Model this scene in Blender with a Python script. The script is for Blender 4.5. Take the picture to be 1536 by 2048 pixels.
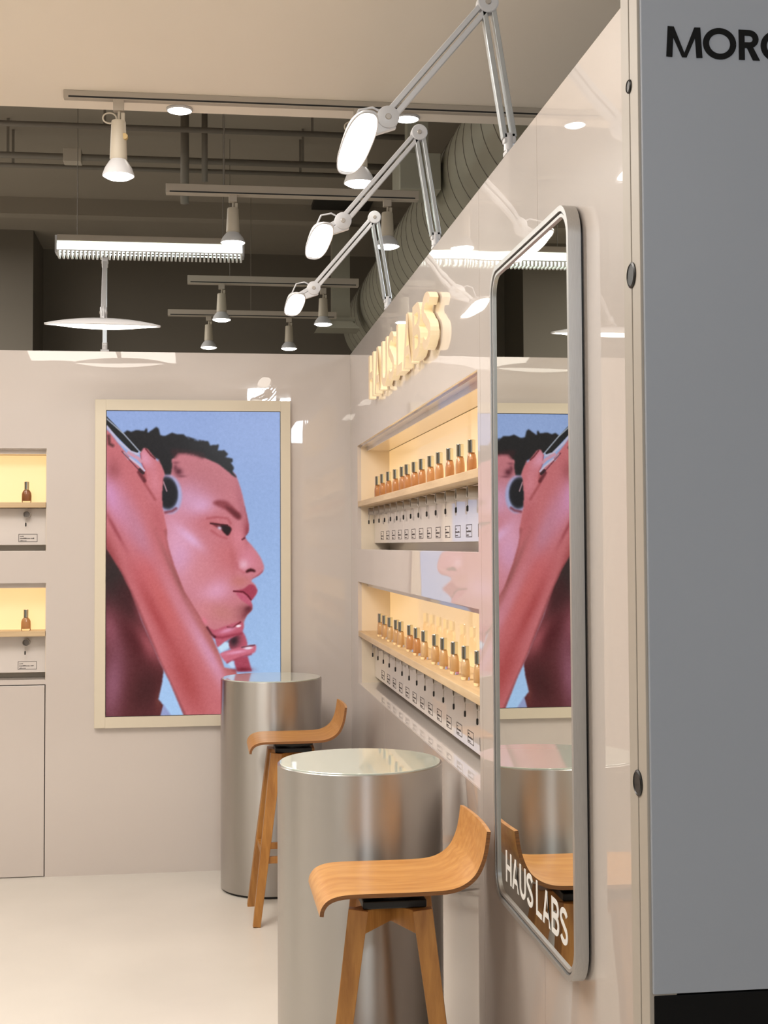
import bpy, bmesh, math, random
import numpy as np
from mathutils import Vector, Matrix
random.seed(7)
for o in list(bpy.data.objects): bpy.data.objects.remove(o)
SC = bpy.context.scene
COL = SC.collection
PI = math.pi

# ------------------------------------------------------------------ camera
cam_d = bpy.data.cameras.new('camera'); cam = bpy.data.objects.new('camera', cam_d); COL.objects.link(cam)
cam_d.sensor_fit = 'VERTICAL'; cam_d.sensor_height = 36.0; cam_d.sensor_width = 27.0
cam_d.lens = 2700/2048*36.0
cam_d.shift_y = -46/2048
yaw, pitch, roll = math.radians(7.705), math.radians(2.356), math.radians(-0.304)
fw = Vector((math.sin(yaw)*math.cos(pitch), math.cos(yaw)*math.cos(pitch), math.sin(pitch)))
r0 = Vector((math.cos(yaw), -math.sin(yaw), 0)); u0 = r0.cross(fw)
rr = r0*math.cos(roll) + u0*math.sin(roll); uu = -r0*math.sin(roll) + u0*math.cos(roll)
M = Matrix((rr, uu, -fw)).transposed().to_4x4(); M.translation = (0, 0, 1.7)
cam.matrix_world = M
cam_d.clip_start = 0.05
SC.camera = cam

# ------------------------------------------------------------------ exposure, world, large lights
SC.view_settings.view_transform = 'Standard'
SC.view_settings.look = 'None'
SC.view_settings.gamma = 1
SC.view_settings.use_curve_mapping = False
SC.view_settings.exposure = 0.0
W = bpy.data.worlds.new('world'); SC.world = W; W.use_nodes = True
W.node_tree.nodes['Background'].inputs[0].default_value = (1.0, 0.95, 0.90, 1)
W.node_tree.nodes['Background'].inputs[1].default_value = 0.36

def area(name, loc, size, sizey, energy, color, rot=(0, 0, 0), spread=PI):
    l = bpy.data.lights.new(name, 'AREA'); l.shape = 'RECTANGLE'; l.size = size; l.size_y = sizey
    l.energy = energy; l.color = color; l.spread = spread
    o = bpy.data.objects.new(name, l); o.location = loc; o.rotation_euler = rot; COL.objects.link(o); return o
# unseen fill lights added over the booth aisle to brighten it
area('booth_fill_near', (-0.9, 2.3, 3.55), 1.3, 1.3, 36, (1.0, .93, .85), rot=(math.radians(12), 0, 0))
area('booth_fill_mid', (-1.0, 4.3, 3.55), 1.4, 1.4, 92, (1.0, .94, .88))
area('booth_fill_left', (-2.6, 5.2, 3.55), 1.2, 1.6, 40, (1.0, .93, .86))
area('dark_space_fill', (-3.6, 9.8, 4.45), 3.0, 3.0, 270, (1.0, .96, .90))  # unseen fill added to lift the dark space behind the booth
for lx, ly, lz in ((.75, -2.0, 3.55), (1.15, -3.0, 3.55), (.5, -1.2, 3.0)):
    area('store_light_behind', (lx, ly, lz), .28, .28, 15, (.86, .93, 1.0), rot=(math.radians(50), 0, 0))

pl = bpy.data.lights.new('soffit_fill_left', 'POINT'); pl.energy = 13; pl.color = (1.0, .88, .74); pl.shadow_soft_size = .25  # warm fill added to brighten the soffit's left side, no pendant there
area('soffit_fill_right', (3.2, 4.2, 3.55), 1.6, 1.6, 75, (.88, .94, 1.0))  # cool fill added so floor bounce greys the soffit on the right
po = bpy.data.objects.new('soffit_fill_left', pl); po.location = (-2.4, 4.5, 3.05); COL.objects.link(po)
# ------------------------------------------------------------------ helpers
def lin(c):
    return tuple(((x/255)/12.92 if x/255 <= .04045 else ((x/255+.055)/1.055)**2.4) for x in c)

def mat(name, rgb, rough=.5, metal=0, coat=0, coatr=.03, emit=None, estr=0, trans=0, ior=1.5, spec=.5, fn=None):
    m = bpy.data.materials.new(name); m.use_nodes = True
    b = m.node_tree.nodes['Principled BSDF']; c = lin(rgb)
    b.inputs['Base Color'].default_value = (*c, 1); b.inputs['Roughness'].default_value = rough
    b.inputs['Metallic'].default_value = metal; b.inputs['IOR'].default_value = ior
    b.inputs['Specular IOR Level'].default_value = spec
    b.inputs['Coat Weight'].default_value = coat; b.inputs['Coat Roughness'].default_value = coatr
    b.inputs['Transmission Weight'].default_value = trans
    if emit:
        b.inputs['Emission Color'].default_value = (*lin(emit), 1); b.inputs['Emission Strength'].default_value = estr
    if fn: fn(m.node_tree, b, c)
    return m

def noise(nt, scale, detail=3, vec=None, stretch=None, rough=.5, coord='Object'):
    tc = nt.nodes.new('ShaderNodeTexCoord'); mp = nt.nodes.new('ShaderNodeMapping')
    nt.links.new(tc.outputs[coord], mp.inputs['Vector'])
    if stretch: mp.inputs['Scale'].default_value = stretch
    n = nt.nodes.new('ShaderNodeTexNoise'); n.inputs['Scale'].default_value = scale
    n.inputs['Detail'].default_value = detail; n.inputs['Roughness'].default_value = rough
    nt.links.new(mp.outputs[0], n.inputs['Vector']); return n

def ramp(nt, src, c0, c1, p0=.3, p1=.7):
    r = nt.nodes.new('ShaderNodeValToRGB'); r.color_ramp.elements[0].position = p0; r.color_ramp.elements[1].position = p1
    r.color_ramp.elements[0].color = (*c0, 1); r.color_ramp.elements[1].color = (*c1, 1)
    nt.links.new(src, r.inputs[0]); return r

def vary(scale=3, amt=.05, stretch=None, bump=0, bscale=60, bstretch=None, coatbump=0, cscale=1.2, detail=3):
    def f(nt, b, c):
        n = noise(nt, scale, detail, stretch=stretch)
        r = ramp(nt, n.outputs[0], tuple(x*(1-amt) for x in c), tuple(min(1, x*(1+amt)) for x in c))
        nt.links.new(r.outputs[0], b.inputs['Base Color'])
        if bump:
            n2 = noise(nt, bscale, 2, stretch=bstretch); bp = nt.nodes.new('ShaderNodeBump')
            bp.inputs['Strength'].default_value = bump; bp.inputs['Distance'].default_value = .002
            nt.links.new(n2.outputs[0], bp.inputs['Height']); nt.links.new(bp.outputs[0], b.inputs['Normal'])
        if coatbump:
            n3 = noise(nt, cscale, 1); bp = nt.nodes.new('ShaderNodeBump')
            bp.inputs['Strength'].default_value = coatbump; bp.inputs['Distance'].default_value = .01
            nt.links.new(n3.outputs[0], bp.inputs['Height']); nt.links.new(bp.outputs[0], b.inputs['Coat Normal'])
    return f

def wood(c2, stretch=(1.2, 14, 14), scale=3.0):
    def f(nt, b, c):
        n = noise(nt, scale, 5, stretch=stretch, rough=.6)
        r = ramp(nt, n.outputs[0], lin(c2), c, .3, .68)
        nt.links.new(r.outputs[0], b.inputs['Base Color'])
    return f

ANR = 0.25
def brushed(nt, b, c):
    t = nt.nodes.new('ShaderNodeTangent'); t.direction_type = 'RADIAL'; t.axis = 'Z'
    b.inputs['Anisotropic'].default_value = .9; b.inputs['Anisotropic Rotation'].default_value = ANR
    nt.links.new(t.outputs[0], b.inputs['Tangent'])
    n = noise(nt, 40, 3, stretch=(1, 1, 12))
    r = nt.nodes.new('ShaderNodeMapRange'); r.inputs['To Min'].default_value = .34; r.inputs['To Max'].default_value = .42
    nt.links.new(n.outputs[0], r.inputs[0]); nt.links.new(r.outputs[0], b.inputs['Roughness'])

MT = {}
MT['wall'] = mat('glossy_wall_laminate', (205, 195, 188), .38, coat=1, coatr=.014, fn=vary(.8, .02, coatbump=.18, cscale=2.2))
MT['floor'] = mat('cream_floor', (217, 212, 203), .33, fn=vary(1.6, .05, detail=5), spec=.45)
MT['soffit'] = mat('soffit_paint', (246, 236, 222), .85, fn=vary(.8, .02))
MT['dark'] = mat('dark_ceiling_paint', (146, 137, 124), .8, fn=vary(.7, .06))
MT['darkwall'] = mat('dark_wall_paint', (112, 105, 94), .8, fn=vary(.7, .06))
MT['darkbeam'] = mat('dark_pipe_paint', (124, 117, 107), .55)
MT['duct'] = mat('duct_metal', (176, 174, 158), .45, metal=.35, fn=vary(3, .05))
MT['beige'] = mat('beige_edge_strip', (172, 164, 153), .45, fn=vary(2, .03))
MT['grey'] = mat('grey_panel_laminate', (166, 172, 182), .5, fn=vary(1.2, .02))
MT['black'] = mat('black_laminate', (6, 6, 7), .6, spec=.2)
MT['blackp'] = mat('black_plastic', (14, 14, 13), .4)
MT['alu'] = mat('brushed_aluminium_cylinder', (192, 189, 185), .3, metal=1, fn=brushed)
MT['frame'] = mat('brushed_frame_metal', (186, 185, 183), .38, metal=.75, fn=vary(60, .05, stretch=(8, 8, .5)))
MT['mirror'] = mat('mirror_glass', (232, 234, 228), .0, metal=1)
MT['tabletop'] = mat('white_back_painted_glass', (206, 217, 206), .25, coat=1, coatr=.0, ior=1.55)
for k_ in ('wall',): MT[k_].node_tree.nodes['Principled BSDF'].inputs['Coat IOR'].default_value = 1.7
MT['tabletop'].node_tree.nodes['Principled BSDF'].inputs['Coat IOR'].default_value = 2.7
MT['seat'] = mat('oak_plywood_seat', (212, 157, 90), .38, coat=.25, coatr=.2, fn=wood((188, 128, 64), (2.0, 16, 16), 2.5))
MT['seatedge'] = mat('plywood_edge', (150, 98, 50), .6, fn=wood((96, 60, 30), (2, 2, 160), 3))
MT['leg'] = mat('oak_leg', (184, 130, 64), .42, coat=.2, coatr=.2, fn=wood((150, 98, 42), (14, 14, 1.2), 3))
MT['shelf'] = mat('light_wood_shelf', (214, 188, 150), .45, fn=wood((190, 162, 124), (1.0, 12, 12), 3))
MT['white'] = mat('glossy_white_panel', (216, 208, 202), .35, coat=1, coatr=.03)
MT['niche'] = mat('niche_liner', (228, 214, 192), .35, coat=.8, coatr=.06)
MT['led'] = mat('warm_led_strip', (255, 230, 190), .5, emit=(255, 186, 98), estr=11)
MT['chrome'] = mat('chrome_cap', (205, 205, 195), .12, metal=1)
MT['holder'] = mat('satin_holder_metal', (182, 175, 167), .35, metal=.45)
MT['holder_in'] = mat('holder_inside', (150, 140, 132), .35, metal=.6)
MT['lightpanel'] = mat('backlit_cream_panel', (190, 176, 150), .35, coat=1, coatr=.02, emit=(255, 208, 140), estr=.86)
MT['glass'] = mat('clear_bottle_glass', (255, 250, 240), .02, trans=1, ior=1.45)
for nm, c in dict(a=(220, 158, 102), b=(228, 170, 114), c=(238, 198, 146), d=(242, 210, 164), e=(172, 110, 62)).items():
    MT['liq'+nm] = mat('foundation_'+nm, c, .35)
MT['ink'] = mat('dark_print', (52, 44, 42), .6)
MT['letter'] = mat('lit_cream_letter', (240, 226, 198), .4, emit=(255, 220, 160), estr=.30)
MT['letterface'] = mat('cream_letter_face', (196, 176, 148), .4, emit=(255, 205, 140), estr=.13)
MT['decal'] = mat('white_vinyl', (228, 226, 222), .5)
MT['moro'] = mat('black_vinyl', (9, 10, 11), .6, spec=.2)
MT['lampw'] = mat('white_lamp_enamel', (206, 206, 208), .35)
MT['lampg'] = mat('glossy_arm_metal', (190, 194, 196), .25, metal=.5)
MT['lamplight'] = mat('lamp_diffuser', (255, 255, 255), .4, emit=(255, 248, 236), estr=5.5)
MT['bulb'] = mat('spot_bulb_face', (255, 255, 255), .4, emit=(255, 250, 240), estr=12)
MT['tube'] = mat('fluorescent_tube', (255, 255, 255), .4, emit=(236, 255, 246), estr=5)
MT['louvre'] = mat('white_louvre_plastic', (252, 252, 250), .5)
MT['track'] = mat('track_paint', (186, 176, 162), .5)
MT['trackbody'] = mat('spotlight_paint', (196, 186, 168), .5)
MT['tan'] = mat('aged_plastic', (196, 168, 112), .5)
MT['bezel'] = mat('cream_screen_frame', (216, 206, 186), .45)
MT['tvblack'] = mat('screen_edge_black', (20, 22, 30), .3)
MT['gap'] = mat('dark_joint', (70, 62, 56), .8)

def link(name, me, m, parent=None, smooth=False):
    o = bpy.data.objects.new(name, me); COL.objects.link(o)
    ms = m if isinstance(m, (list, tuple)) else [m]
    for x in ms: me.materials.append(MT[x] if isinstance(x, str) else x)
    if parent: o.parent = parent
    if smooth:
        for p in me.polygons: p.use_smooth = True
    return o

def finish(name, bm, m, parent=None, smooth=False, ang=None):
    me = bpy.data.meshes.new(name); bmesh.ops.recalc_face_normals(bm, faces=bm.faces); bm.to_mesh(me); bm.free()
    o = link(name, me, m, parent, smooth)
    if ang: 
        me.set_sharp_from_angle(angle=math.radians(ang))
        for p in me.polygons: p.use_smooth = True
    return o

def box(bm, x0, x1, y0, y1, z0, z1, bev=0, mi=0):
    v = [bm.verts.new(p) for p in [(x0,y0,z0),(x1,y0,z0),(x1,y1,z0),(x0,y1,z0),(x0,y0,z1),(x1,y0,z1),(x1,y1,z1),(x0,y1,z1)]]
    fs = [bm.faces.new([v[i] for i in q]) for q in [(3,2,1,0),(4,5,6,7),(0,1,5,4),(1,2,6,5),(2,3,7,6),(3,0,4,7)]]
    for f in fs: f.material_index = mi
    if bev:
        es = list({e for f in fs for e in f.edges})
        r = bmesh.ops.bevel(bm, geom=es, offset=bev, segments=2, affect='EDGES', profile=.5)
        for f in r['faces']: f.material_index = mi
    return v

def bar(bm, p, q, w, h, w2=None, h2=None, side=None, bev=0):
    """rectangular bar from p to q; w across, h along 'up' direction"""
    p = Vector(p); q = Vector(q); d = (q-p).normalized()
    s = Vector(side) if side else (Vector((0, 0, 1)).cross(d) if abs(d.z) < .99 else Vector((1, 0, 0)))
    s = (s - d*s.dot(d)).normalized(); t = d.cross(s)
    w2 = w2 or w; h2 = h2 or h
    a = [bm.verts.new(p + s*i*w/2 + t*j*h/2) for i, j in ((-1,-1),(1,-1),(1,1),(-1,1))]
    b = [bm.verts.new(q + s*i*w2/2 + t*j*h2/2) for i, j in ((-1,-1),(1,-1),(1,1),(-1,1))]
    fs = [bm.faces.new(a[::-1]), bm.faces.new(b)] + [bm.faces.new([a[i], a[(i+1) % 4], b[(i+1) % 4], b[i]]) for i in range(4)]
    if bev: bmesh.ops.bevel(bm, geom=list({e for f in fs for e in f.edges}), offset=bev, segments=2, affect='EDGES', profile=.5)

def tube(bm, pts, r, n=12, caps=True):
    pts = [Vector(p) for p in pts]; rs = r if isinstance(r, (list, tuple)) else [r]*len(pts)
    rings = []; prev = None
    for i, p in enumerate(pts):
        d = (pts[min(i+1, len(pts)-1)] - pts[max(i-1, 0)]).normalized()
        if prev is None: s = d.orthogonal().normalized()
        else: s = (prev - d*prev.dot(d)).normalized()
        prev = s; t = d.cross(s)
        rings.append([bm.verts.new(p + (s*math.cos(2*PI*k/n) + t*math.sin(2*PI*k/n))*rs[i]) for k in range(n)])
    for a, b in zip(rings, rings[1:]):
        for k in range(n): bm.faces.new([a[k], a[(k+1) % n], b[(k+1) % n], b[k]])
    if caps: bm.faces.new(rings[0][::-1]); bm.faces.new(rings[-1])

def lathe(bm, prof, n=48, c=(0, 0, 0), axis='Z', caps=True):
    rings = []
    for r, z in prof:
        ring = []
        for k in range(n):
            a = 2*PI*k/n; x, y = r*math.cos(a), r*math.sin(a)
            p = (x, y, z) if axis == 'Z' else ((z, x, y) if axis == 'X' else (x, z, y))
            ring.append(bm.verts.new((c[0]+p[0], c[1]+p[1], c[2]+p[2])))
        rings.append(ring)
    for a, b in zip(rings, rings[1:]):
        for k in range(n): bm.faces.new([a[k], a[(k+1) % n], b[(k+1) % n], b[k]])
    if caps:
        bm.faces.new(rings[0][::-1]); bm.faces.new(rings[-1])

def prism(bm, pts, y0, y1, mi=0, mside=None):
    """polygon in local x-z plane extruded along y"""
    a = [bm.verts.new((x, y0, z)) for x, z in pts]; b = [bm.verts.new((x, y1, z)) for x, z in pts]
    f = bm.faces.new(a); f.material_index = mi
    bm.faces.new(b[::-1]).material_index = mi
    n = len(pts)
    for i in range(n):
        bm.faces.new([a[i], b[i], b[(i+1) % n], a[(i+1) % n]]).material_index = mi if mside is None else mside

def thing(name, label, cat, loc=(0, 0, 0), rotz=0, group=None):
    o = bpy.data.objects.new(name, None); COL.objects.link(o); o.empty_display_size = .1
    o.location = loc; o.rotation_euler = (0, 0, rotz); o['label'] = label; o['category'] = cat
    if group: o['group'] = group
    return o
def tag(o, label, cat, group=None):
    o['label'] = label; o['category'] = cat
    if group: o['group'] = group
    return o
def struct(o, label=None):
    o['kind'] = 'structure'
    if label: o['label'] = label
    return o
def dup(root, loc, label, rotz=None, group=None):
    def rec(o, par):
        c = o.copy(); COL.objects.link(c); c.parent = par
        for ch in [x for x in bpy.data.objects if x.parent == o]: rec(ch, c)
        return c
    kids = [x for x in bpy.data.objects if x.parent == root]
    r = root.copy(); COL.objects.link(r); r.location = loc
    if rotz is not None: r.rotation_euler = (0, 0, rotz)
    r['label'] = label
    if group: r['group'] = group
    for ch in kids: rec(ch, r)
    return r

# ------------------------------------------------------------------ structure
XW, YB, ZT = .793, 7.196, 2.722
bm = bmesh.new(); box(bm, -6, 6, -4, 14, -.1, 0); struct(finish('floor', bm, 'floor'), 'cream glossy floor of the booth')
bm = bmesh.new(); box(bm, -6, 6, -4, 5.92, 3.6, 3.9); struct(finish('ceiling', bm, 'soffit'), 'beige lowered ceiling above the booth')
bm = bmesh.new(); box(bm, -7, 7, 5.9, 14, 4.6, 4.8); struct(finish('ceiling', bm, 'dark'), 'dark high ceiling behind the booth')
bm = bmesh.new(); box(bm, -7, 7, 13.4, 13.6, 0, 4.6); box(bm, -2.2, -1.53, 12.6, 13.4, 0, 4.6)
struct(finish('wall_far', bm, 'darkwall'), 'dark far wall of the store')
bm = bmesh.new(); box(bm, -6.2, -6, -4, 14, 0, 4.6); struct(finish('wall_left', bm, 'dark'))
bm = bmesh.new(); box(bm, 6, 6.2, -4, 14, 0, 4.6); struct(finish('wall_side', bm, 'dark'))

# back wall with two long recesses at the left and a flush door below them
NX = -.80
bm = bmesh.new()
box(bm, NX, 1.05, YB, YB+.26, 0, ZT)
box(bm, -3, NX, YB, YB+.26, 2.21, ZT)
box(bm, -3, NX, YB, YB+.26, 1.51, 1.674)
box(bm, -3, NX, YB, YB+.26, .986, 1.008)
box(bm, -3, NX, YB+.17, YB+.26, 1.008, 1.51)
box(bm, -3, NX, YB+.17, YB+.26, 1.674, 2.21)
box(bm, -3, NX, YB+.02, YB+.17, 0, .986, mi=1)
struct(finish('wall_back', bm, ['wall', 'gap']), 'glossy beige back wall of the booth')
bm = bmesh.new(); box(bm, -3, NX-.005, YB+.001, YB+.02, .004, .981, bev=.001)
struct(finish('door_1', bm, 'wall'), 'flush beige cupboard door under the left recesses')

# right wall panels, 2 mm joints over a backing
g = .001
bm = bmesh.new()
NY0, NY1 = 3.83, 6.872
for (y0, y1, z0, z1) in [(2.451, 3.109, 0, ZT), (3.109, 3.79, 0, ZT), (3.79, NY0, 0, ZT), (NY1, YB, 0, ZT),
                         (3.83, NY1, 2.206, ZT), (3.83, NY1, 1.512, 1.674),
                         (3.83, 4.848, 0, .994), (4.848, 5.884, 0, .994), (5.884, NY1, 0, .994)]:
    box(bm, XW, XW+.018, y0+(g if y0 in (3.109, 3.79, 4.848, 5.884) else 0), y1-(g if y1 in (3.109, 3.79, 4.848, 5.884) else 0), z0, z1)
box(bm, XW+.018, 1.05, 2.451, NY0, 0, ZT-.002, mi=1)
box(bm, XW+.018, 1.05, NY1, YB, 0, ZT-.002, mi=1)
box(bm, XW+.018, 1.05, NY0, NY1, 2.206, ZT-.002, mi=1)
box(bm, XW+.018, 1.05, NY0, NY1, 1.512, 1.674, mi=1)
box(bm, XW+.018, 1.05, NY0, NY1, 0, .994, mi=1)
box(bm, XW+.17, 1.05, NY0, NY1, .994, 2.206, mi=1)
struct(finish('wall_right', bm, ['wall', 'gap']), 'glossy beige right wall of the booth with two lit recesses')
bm = bmesh.new(); box(bm, XW-.002, XW+.05, 2.405, 2.451, 0, 3.1, bev=.0015); struct(finish('trim_1', bm, 'beige'), 'beige edge strip at the end of the right wall')
bm = bmesh.new(); box(bm, XW-.001, XW+.05, 2.357, 2.403, 0, 3.1, bev=.0015); struct(finish('trim_2', bm, 'beige'), 'beige edge strip against the grey panel')
for (z, r, lab) in [(2.552, .013, 'small black round plug near the top of the edge strips'), (2.197, .024, 'black round plug in the edge strips beside the mirror top'), (1.262, .024, 'black round plug low in the edge strips beside the mirror')]:
    bm = bmesh.new(); lathe(bm, [(r, 0), (r, -.002), (r*.85, -.004), (r*.8, -.0025)], 32, axis='X')
    o = finish('cover_plug', bm, 'blackp', ang=40); o.location = (XW-.001, 2.404, z); tag(o, lab, 'plug')

# ------------------------------------------------------------------ lit display recesses
def alcove(name, label, loc, rotz, L, z0, z1, shelf, labels, xend0=False, group=None):
    """local x along the wall, y into the wall, z up (world heights)"""
    t = thing(name, label, 'display niche', loc, rotz, group)
    D = .165
    bm = bmesh.new(); box(bm, 0.004, L-.004, D, D+.004, shelf, z1-.026); finish('light_panel', bm, 'lightpanel', t)
    bm = bmesh.new(); box(bm, 0.004, L-.004, D, D+.004, z0, shelf-.027); finish('back_panel', bm, 'niche', t)
    for sx in (0, L-.004):
        bm = bmesh.new(); box(bm, sx, sx+.004, .018, D, z0, z1); finish('side_panel', bm, 'niche', t)
    bm = bmesh.new(); box(bm, .004, L-.004, .056, D, z1-.024, z1-.016); finish('top_panel', bm, 'niche', t)
    bm = bmesh.new(); box(bm, .004, L-.004, .018, .050, z1-.006, z1); box(bm, .004, L-.004, .05, .056, z1-.026, z1, bev=.001); finish('valance', bm, 'white', t)
    bm = bmesh.new(); box(bm, .003, L-.003, 0.001, D, shelf-.027, shelf, bev=.0015); finish('shelf', bm, 'shelf', t)
    bm = bmesh.new(); box(bm, .004, L-.004, .001, D, z0, z0+.003); finish('ledge', bm, 'white', t)
    bm = bmesh.new(); n = max(1, round(L/1.03)); w = (L-.01)/n
    for k in range(n): box(bm, .005+k*w+.0008, .005+(k+1)*w-.0008, .085, .093, z0+.034, shelf-.029, bev=.0008)
    tp = finish('tester_panel', bm, ['white', 'gap'], t)
    for lx in labels:
        bm = bmesh.new(); y0, y1 = .0842, .0848; zc = z0+.07; a, b, c, d = lx-.048, lx+.048, zc-.021, zc+.021; e = .0022
        for q in [(a, b, c, c+e), (a, b, d-e, d), (a, a+e, c, d), (b-e, b, c, d)]: box(bm, q[0], q[1], y0, y1, q[2], q[3])
        rnd = random.Random(int(lx*1000))
        for row, (wl, hh) in enumerate([(.018, .0045), (.07, .006), (.03+.02*rnd.random(), .0045)]):
            x = a+.007; zz = d-.011-row*.0115
            end = x+wl
            while x < end:
                ww = rnd.uniform(.002, .005); hh2 = hh*rnd.choice([.7, .7, 1.0])
                box(bm, x, x+ww, y0, y1, zz-.003, zz-.003+hh2); x += ww+.0012+(.003 if rnd.random() < .12 else 0)
        finish('shade_label', bm, 'ink', tp)
    return t

# bottle: base at z=0
bottle0 = thing('foundation_bottle', '', 'bottle')
bm = bmesh.new()
prof = [(.004, .0005), (.0220, .0005), (.0240, .003), (.0246, .012), (.0248, .034), (.0240, .046), (.0215, .055), (.0170, .0625), (.0118, .0675), (.0100, .0695), (.0095, .0715)]
def flat(bm):
    for v in bm.verts: v.co.y *= 1 - .38*min(1, max(0, (.0715-v.co.z)/.014))
lathe(bm, prof, 28); flat(bm); finish('glass', bm, 'glass', bottle0, ang=40)
bm = bmesh.new(); lathe(bm, [(.004, .010), (.0180, .010), (.0202, .013), (.0210, .022), (.0212, .036), (.0200, .046), (.0172, .0545), (.012, .061), (.008, .065), (.004, .0665)], 24)
flat(bm); liq0 = finish('foundation', bm, 'liqa', bottle0, ang=40)
bm = bmesh.new(); lathe(bm, [(.0120, .0685), (.0126, .069), (.0126, .1085), (.0120, .1095)], 28); finish('cap', bm, 'chrome', bottle0, ang=30)
# tester applicator: local y into wall, origin at panel face centre of the cup
test0 = thing('tester_applicator', '', 'tester')
bm = bmesh.new()
R = .019
lathe(bm, [(R-.0015, 0), (R, 0), (R, -.038), (R-.0012, -.0385), (R-.002, -.038), (R-.002, -.004), (.001, -.004)], 28, axis='Y', caps=False)
finish('cup', bm, 'holder', test0, ang=35)
bm = bmesh.new(); lathe(bm, [(R-.0025, -.005), (R-.0025, -.007), (.002, -.0072)], 24, axis='Y', caps=True); finish('cup_inlay', bm, 'holder_in', test0)
bm = bmesh.new(); tube(bm, [(-.004, -.036, -.017), (-.004, -.037, -.048)], .0016, 8); finish('stem', bm, 'holder', test0, smooth=False)
bm = bmesh.new(); tube(bm, [(-.004, -.037, -.043), (-.004, -.037, -.046), (-.004, -.037, -.06), (-.004, -.037, -.063)], [.0022, .0036, .0036, .002], 10); finish('tip', bm, 'blackp', test0)

def liquid_of(root, m):
    for ch in [x for x in bpy.data.objects if x.parent == root]:
        if ch.name.startswith('foundation'):
            ch.data = liqs[m]
liqs = {}
for k in 'abcde':
    me = liq0.data.copy(); me.materials.clear(); me.materials.append(MT['liq'+k]); liqs[k] = me

first = {'b': True, 't': True}
def put_bottle(x, y, z, label, group, m):
    if first['b']:
        r = bottle0; r.location = (x, y, z); r['label'] = label; r['group'] = group; first['b'] = False
    else: r = dup(bottle0, (x, y, z), label, group=group)
    r.rotation_euler = (0, 0, (PI/2 if y < 7 else 0)+random.uniform(-.1, .1)); liquid_of(r, m)
def put_tester(x, y, z, rot, label, group):
    if first['t']:
        r = test0; r.location = (x, y, z); r.rotation_euler = (0, 0, rot); r['label'] = label; r['group'] = group; first['t'] = False
    else: r = dup(test0, (x, y, z), label, rotz=rot, group=group)

S1, S2 = 1.921, 1.261       # shelf tops
ybot_u = [6.49, 6.29, 6.08, 5.88, 5.68, 5.52, 5.35, 5.16, 4.98, 4.78, 4.58, 4.39, 4.20, 4.01]
ybot_l = [6.42, 6.25, 6.07, 5.88, 5.74, 5.49, 5.30, 5.11, 4.89, 4.71, 4.51, 4.32, 4.12]
ytest_u = [6.79-.197*i for i in range(15)]
ytest_l = [6.66-.197*i for i in range(14)]
lab_u = [6.56-.197*i for i in range(14)]
lab_l = [6.56-.197*i for i in range(14)]
alcove('display_niche', 'upper long warm-lit niche in the right wall', (XW, NY1, 0), -PI/2, NY1-NY0, 1.674, 2.206, S1, [NY1-y for y in lab_u if y > 3.9])
alcove('display_niche', 'lower long warm-lit niche in the right wall', (XW, NY1, 0), -PI/2, NY1-NY0, .994, 1.512, S2, [NY1-y for y in lab_l if y > 3.9])
alcove('display_niche', 'upper warm-lit niche at the left of the back wall', (-3, YB, 0), 0, 3+NX, 1.674, 2.21, S1+.008, [3-.903, 3-1.10])
alcove('display_niche', 'lower warm-lit niche at the left of the back wall', (-3, YB, 0), 0, 3+NX, 1.008, 1.51, S2, [3-.903, 3-1.10])
ordn = ['first', 'second', 'third', 'fourth', 'fifth', 'sixth', 'seventh', 'eighth', 'ninth', 'tenth', 'eleventh', 'twelfth', 'thirteenth', 'fourteenth', 'fifteenth']
for i, y in enumerate(ybot_u):
    put_bottle(XW+.055+random.uniform(-.004, .004), y, S1, 'orange foundation bottle on the upper right shelf, %s from the room corner' % ordn[i], 'foundation bottles on the upper right shelf', random.choice('aabb'))
for i, y in enumerate(ybot_l):
    put_bottle(XW+.055+random.uniform(-.004, .004), y, S2, 'pale orange foundation bottle on the lower right shelf, %s from the room corner' % ordn[i], 'foundation bottles on the lower right shelf', 'b' if i in (5, 6) else random.choice('ccd'))
put_bottle(-.908, YB+.06, S1+.008, 'brown foundation bottle on the upper left shelf of the back wall', 'foundation bottles on the back wall', 'e')
put_bottle(-.908, YB+.06, S2, 'orange foundation bottle on the lower left shelf of the back wall', 'foundation bottles on the back wall', 'b')
for i, y in enumerate(ytest_u):
    put_tester(XW+.085, y, S1-.054, -PI/2, 'metal tester cup with black tip under the upper right shelf, %s from the corner' % ordn[i], 'testers under the upper right shelf')
for i, y in enumerate(ytest_l):
    put_tester(XW+.085, y, S2-.054, -PI/2, 'metal tester cup with black tip under the lower right shelf, %s from the corner' % ordn[i], 'testers under the lower right shelf')
put_tester(-.906, YB+.085, S1-.054, 0, 'metal tester cup with black tip under the upper left shelf of the back wall', 'testers on the back wall')
put_tester(-.906, YB+.085, S2-.062, 0, 'metal tester cup with black tip under the lower left shelf of the back wall', 'testers on the back wall')

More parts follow.
